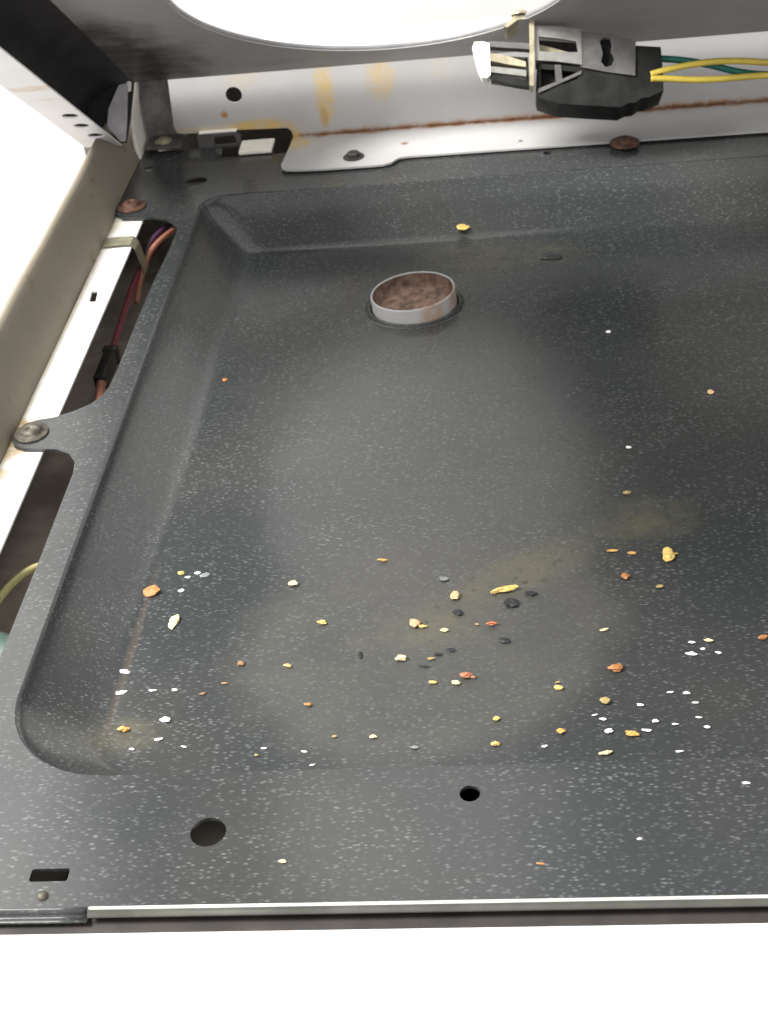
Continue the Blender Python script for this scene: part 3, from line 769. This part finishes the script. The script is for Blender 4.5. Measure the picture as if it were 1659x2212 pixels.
# ------------------------------------------------------------------ crumbs (x, y, z mm; width, depth mm; kind; label)
CRUMBS = [
    (215.3, 449.1, -23, 6.5, 8.8, 'yellow', 'pale yellow crumb against the rear wall of the pan, behind the vent ring'),
    (290.9, 162.4, -16, 4.5, 9.9, 'yellow', 'curved yellow crumb standing out at the right, the largest upright one'),
    (232.9, 146.6, -16, 8.5, 4.0, 'yellow', 'long yellow grain lying on the greasy stain beside a black crumb'),
    (215.8, 144.1, -15, 3.3, 5.0, 'tan', 'tan crumb just left of the long yellow grain'),
    (202.1, 130.0, -15, 3.5, 5.2, 'peach', 'peach coloured chunk touching a small yellow crumb'),
    (205.1, 128.7, -15, 2.6, 2.1, 'yellow', 'small yellow crumb touching the peach coloured chunk'),
    (198.2, 112.4, -14, 3.8, 4.0, 'cream', 'round cream crumb below the peach coloured chunk'),
    (219.9, 102.4, -14, 3.6, 3.7, 'red', 'red orange crumb with a brown fleck touching its right side'),
    (222.6, 101.9, -14, 2.1, 1.7, 'brown', 'brown fleck touching the red orange crumb'),
    (268.7, 103.7, -14, 4.7, 4.7, 'orange', 'large dark orange flake alone at the right of the pan'),
    (216.9, 99.3, -14, 2.7, 2.6, 'pale', 'pale greenish crumb just under the red orange crumb'),
    (209.3, 100.0, -14, 2.6, 2.1, 'yellow', 'small yellow crumb left of the pale greenish crumb'),
    (249.9, 95.6, -14, 3.1, 2.5, 'yellow', 'yellow crumb between the red orange crumb and the dark orange flake'),
    (264.2, 88.4, -13, 3.0, 3.7, 'ochre', 'star shaped ochre crumb below the dark orange flake'),
    (249.8, 75.6, -13, 2.6, 2.7, 'amber', 'amber crumb between two yellow ones near the pan front'),
    (271.4, 73.7, -13, 4.1, 2.9, 'amber', 'oval amber flake among the white grains at the front right'),
    (262.9, 66.0, -13, 4.2, 2.3, 'cream', 'flat cream flake nearest the front lip of the pan'),
    (229.9, 82.2, -13, 2.3, 2.2, 'yellow', 'upper of two yellow crumbs near the pan front'),
    (229.3, 71.1, -13, 2.6, 2.5, 'yellow', 'lower of two yellow crumbs near the pan front'),
    (191.2, 75.8, -13, 2.4, 1.8, 'cream', 'pale yellow crumb near the middle of the front lip'),
    (168.9, 91.4, -13, 2.5, 2.5, 'orange', 'small orange crumb alone on the left half of the floor'),
    (159.8, 110.8, -14, 2.9, 2.0, 'yellow', 'flat yellow crumb on the left half of the floor'),
    (143.6, 112.9, -14, 2.3, 3.0, 'brown', 'brownish orange crumb left of the flat yellow crumb'),
    (169.7, 132.6, -15, 3.3, 2.7, 'yellow', 'pointed yellow crumb on the left half of the floor'),
    (157.0, 155.4, -16, 3.3, 3.7, 'cream', 'cream square crumb farthest back on the left half of the floor'),
    (188.8, 167.4, -16, 3.5, 2.1, 'amber', 'thin amber crumb alone near the centre of the floor'),
    (115.7, 135.7, -15, 3.4, 8.5, 'pale', 'upright pale yellow seed by the left wall of the pan'),
    (104.0, 154.0, -16, 6.0, 6.9, 'orange', 'orange oval seed lying in the crease of the left wall'),
    (109.2, 82.4, -13, 3.7, 3.6, 'amber', 'bright amber flake in the front left corner of the pan'),
    (113.4, 164.6, -16, 2.5, 2.5, 'yellow', 'tiny yellow crumb next to a grey smudge by the left wall'),
    (228.6, 128.3, -15, 3.3, 2.8, 'red', 'red and pale crumb right of the centre cluster'),
    (212.5, 126.2, -15, 2.9, 2.1, 'pale', 'greenish yellow crumb in the middle of the centre cluster'),
    (208.3, 111.9, -14, 2.5, 1.6, 'ochre', 'flat ochre crumb right of the round cream crumb'),
    (280.5, 202.9, -18, 3.0, 2.6, 'ochre', 'dull ochre crumb highest of those at the right'),
    (272.4, 167.0, -16, 4.0, 1.8, 'amber', 'thin amber sliver left of the curved yellow crumb'),
    (279.2, 165.2, -16, 3.0, 1.8, 'amber', 'short amber sliver closest to the curved yellow crumb'),
    (294.0, 163.6, -16, 2.9, 1.3, 'amber', 'yellow sliver stuck to the right of the curved yellow crumb'),
    (275.6, 151.6, -16, 2.7, 3.8, 'orange', 'orange red crumb below the amber slivers'),
    (266.4, 123.3, -15, 2.8, 1.6, 'cream', 'thin pale crumb above the dark orange flake'),
    (317.5, 116.1, -14, 3.0, 2.9, 'orange', 'orange crumb cut by the right edge of the picture'),
    (321.3, 273.8, -21, 2.8, 3.9, 'tan', 'lone tan crumb far back at the right'),
    (170.8, 17.8, 0, 2.4, 1.6, 'cream', 'cream crumb on the front flange right of the round hole'),
    (241.8, 15.4, 0, 2.2, 0.9, 'orange', 'thin orange crumb on the front flange at the right'),
    (107.8, 308.7, -22, 2.2, 3.7, 'orange', 'tiny orange crumb on the sloping left wall'),
    (287.2, 145.3, -15, 2.7, 2.2, 'ochre', 'dull ochre crumb below the curved yellow crumb'),
    (154.9, 69.4, -13, 1.6, 1.2, 'ochre', 'tiny ochre speck close to the front lip, left of centre'),
    (178.8, 76.6, -13, 1.8, 1.2, 'ochre', 'tiny ochre speck left of the pale yellow crumb by the front lip'),
    (139.4, 103.2, -14, 2.2, 1.3, 'brown', 'flat brown speck, right one of two on the left half'),
    (132.7, 98.5, -14, 2.2, 1.3, 'brown', 'flat brown speck, left one of two on the left half'),
    (249.8, 98.2, -14, 1.8, 1.3, 'ochre', 'tiny ochre speck touching the far side of a yellow crumb'),
    (223.6, 128.7, -15, 1.6, 1.4, 'ochre', 'tiny ochre speck left of the red and pale crumb'),
    (103.6, 110.6, -14, 4.4, 2.6, 'white', 'long white grain in the left crease, upper of a pair'),
    (104.4, 100.4, -14, 3.7, 2.2, 'white', 'white grain in the left crease, lower of a pair'),
    (122.4, 86.4, -13, 4.0, 3.2, 'white', 'angular white grain right of the bright amber flake'),
    (121.7, 77.7, -13, 3.1, 1.6, 'white', 'flat white grain below the angular white grain'),
    (115.2, 101.0, -14, 3.0, 1.3, 'white', 'thin white grain right of the pair in the left crease'),
    (122.8, 100.9, -14, 2.4, 1.6, 'white', 'small white grain farther right of the pair in the left crease'),
    (115.4, 154.2, -16, 2.6, 2.1, 'white', 'white grain right of the orange oval seed'),
    (107.2, 67.3, -13, 2.3, 1.6, 'white', 'white grain deepest in the front left corner of the pan'),
    (113.8, 73.7, -13, 2.1, 1.2, 'white', 'tiny white grain below the bright amber flake'),
    (130.7, 74.1, -13, 2.1, 1.0, 'white', 'thin white grain below and right of the angular white grain'),
    (116.3, 162.2, -16, 2.3, 1.9, 'white', 'white grain at the lower left of the grey lint smudge'),
    (122.8, 162.8, -16, 4.6, 3.8, 'grey', 'soft grey smudge of lint by the left wall'),
    (119.7, 164.5, -16, 2.8, 2.2, 'white', 'white grain touching the upper left of the grey lint smudge'),
    (293.6, 109.8, -14, 4.0, 2.4, 'white', 'largest white grain in the cluster at the right'),
    (294.4, 115.5, -14, 2.4, 1.6, 'white', 'small white grain just behind the largest white grain at the right'),
    (299.9, 115.9, -14, 3.0, 1.8, 'cream', 'cream grain at the top of the white cluster at the right'),
    (302.2, 109.8, -14, 2.4, 1.5, 'white', 'small white grain at the right end of the upper white cluster'),
    (297.6, 112.1, -14, 2.1, 1.3, 'white', 'tiny white grain in the middle of the upper white cluster'),
    (289.8, 91.2, -13, 2.6, 1.6, 'white', 'right one of two white grains between the white clusters'),
    (284.8, 91.9, -13, 2.4, 1.2, 'white', 'left one of two white grains between the white clusters'),
    (292.1, 86.8, -13, 2.6, 1.2, 'white', 'slim white grain just below two side by side at the right'),
    (275.0, 86.5, -13, 2.4, 1.8, 'white', 'white grain right of the star shaped ochre crumb'),
    (264.4, 75.2, -13, 3.5, 2.9, 'white', 'chunky white grain left of the oval amber flake'),
    (276.0, 75.2, -13, 3.5, 1.7, 'white', 'slanted white grain touching the oval amber flake on its right'),
    (278.9, 79.0, -13, 2.5, 1.8, 'white', 'white grain just behind the slanted white grain'),
    (263.1, 80.7, -13, 2.3, 1.4, 'white', 'white grain below the star shaped ochre crumb'),
    (284.7, 77.5, -13, 2.1, 1.2, 'white', 'small white grain right of the slanted white grain'),
    (292.4, 80.2, -13, 2.5, 1.0, 'white', 'thin white grain near the far right of the lower white cluster'),
    (294.3, 75.9, -13, 2.2, 1.6, 'white', 'square white grain at the right end of the lower white cluster'),
    (260.7, 82.7, -13, 2.3, 1.0, 'white', 'thin white grain at the left end of the lower white cluster'),
    (284.8, 66.0, -13, 2.7, 1.3, 'white', 'white grain at the pan front right of the flat cream flake'),
    (300.2, 42.0, 0, 3.0, 1.2, 'white', 'white grain on the front flange at the far right'),
    (244.6, 69.7, -13, 2.1, 1.3, 'white', 'white grain left of the flat cream flake by the front lip'),
    (169.8, 70.4, -13, 2.2, 1.2, 'white', 'white grain by the front lip below the small orange crumb'),
    (156.8, 72.3, -13, 2.1, 1.0, 'white', 'white grain by the front lip next to a tiny ochre speck'),
    (173.0, 64.6, -12, 2.0, 1.0, 'white', 'white grain nearest the front lip, left of centre'),
    (269.0, 23.1, 0, 1.9, 1.1, 'white', 'white grain on the middle of the front flange at the right'),
    (283.8, 235.1, -19, 2.7, 2.3, 'white', 'lone white grain halfway up the right side of the pan'),
    (283.0, 332.9, -23, 2.7, 2.9, 'white', 'lone white grain far back, right of the vent ring'),
    (204.4, 70.8, -13, 2.6, 1.9, 'grey', 'grey fleck of lint near the middle of the front lip'),
    (211.8, 154.7, -16, 4.7, 3.3, 'grey', 'grey fleck of lint above the tan crumb'),
    (235.6, 139.2, -15, 4.8, 5.3, 'black', 'largest black crumb below the long yellow grain'),
    (217.1, 135.3, -15, 3.2, 3.6, 'black', 'black crumb below the tan crumb'),
    (242.6, 144.4, -15, 4.2, 3.0, 'black', 'flat black flake right of the long yellow grain'),
    (232.6, 119.7, -15, 3.7, 2.7, 'black', 'black flake below the red and pale crumb'),
    (215.0, 116.0, -14, 3.1, 1.8, 'black', 'uppermost of three thin black specks in the centre cluster'),
    (210.6, 114.1, -14, 3.1, 1.6, 'black', 'middle one of three thin black specks in the centre cluster'),
    (206.1, 108.3, -14, 3.4, 1.3, 'black', 'lowest of three thin black specks in the centre cluster'),
    (184.2, 115.2, -14, 1.4, 3.2, 'black', 'upright black speck left of the centre cluster'),
    (260.1, 415.1, -26, 10.8, 5.0, 'black', 'thin dark flake far back, right of the vent ring'),
]
rnd = random.Random(11)
for i, (x, y, z, w, d, kind, label) in enumerate(CRUMBS):
    bm = bmesh.new()
    bmesh.ops.create_icosphere(bm, subdivisions=2, radius=0.5)
    h = 0.42 * min(w, d) if kind not in ('black', 'grey', 'white') else 0.26 * min(w, d)
    h = max(0.35, min(1.9, h))
    dd = max(0.7, d - h * 0.9)
    ww = w * 1.04
    if kind in ('white', 'grey'):
        ww *= 0.84; dd *= 0.84
    seed = Vector((i * 3.1, i * 1.7, 0))
    for v in bm.verts:
        n_ = noise.noise(v.co * 2.2 + seed) * 0.55 + noise.noise(v.co * 6.0 + seed) * 0.30
        v.co *= 1.0 + n_
        v.co.x *= ww; v.co.y *= dd; v.co.z *= h
    if label and label.startswith('curved'):       # bend it like a grain of maize husk
        for v in bm.verts:
            v.co.x += 1.2 - 4.2 * (v.co.y / d) ** 2
            v.co.x *= 0.85
    if label and label.startswith('long yellow'):
        for v in bm.verts: v.co.y -= 1.6 * (v.co.x / w) ** 2
    zmin = min(v.co.z for v in bm.verts)
    rot = Matrix.Rotation(rnd.uniform(-0.25, 0.25), 3, 'Z')
    for v in bm.verts:
        v.co.z -= zmin
        v.co = rot @ v.co * MM
    me = bpy.data.meshes.new('crumb')
    for f in bm.faces: f.smooth = False
    bm.to_mesh(me); bm.free()
    nm = {'white': 'white_grain', 'black': 'burnt_crumb', 'grey': 'lint_fleck'}.get(kind, 'food_crumb')
    o = link(nm, me, 'crumb_' + kind)
    o.location = (x * MM, y * MM, pan_z(x * MM, y * MM) - 0.00004)
    tag(o, label, {'lint_fleck': 'lint', 'white_grain': 'grain'}.get(nm, 'crumb'), 'crumbs scattered over the pan')

# pieces that belong to a part of their thing
def piece_of(root, part, *names):
    kids = list(root.children)
    host = [k for k in kids if k.name.split('.')[0] == part][0]
    for k in kids:
        if k.name.split('.')[0] in names:
            k.parent = host
            k.matrix_parent_inverse = Matrix.Identity(4)
piece_of(tb, 'cage', 'contact', 'cage_back')
piece_of(tb, 'clip_strap', 'strap_foot', 'mounting_screw')
piece_of(tb, 'housing', 'housing_core', 'rib')
piece_of(lug, 'lug_plate', 'lug_edge')
piece_of(conn, 'shell', 'rim')
piece_of(vent, 'collar', 'liner')
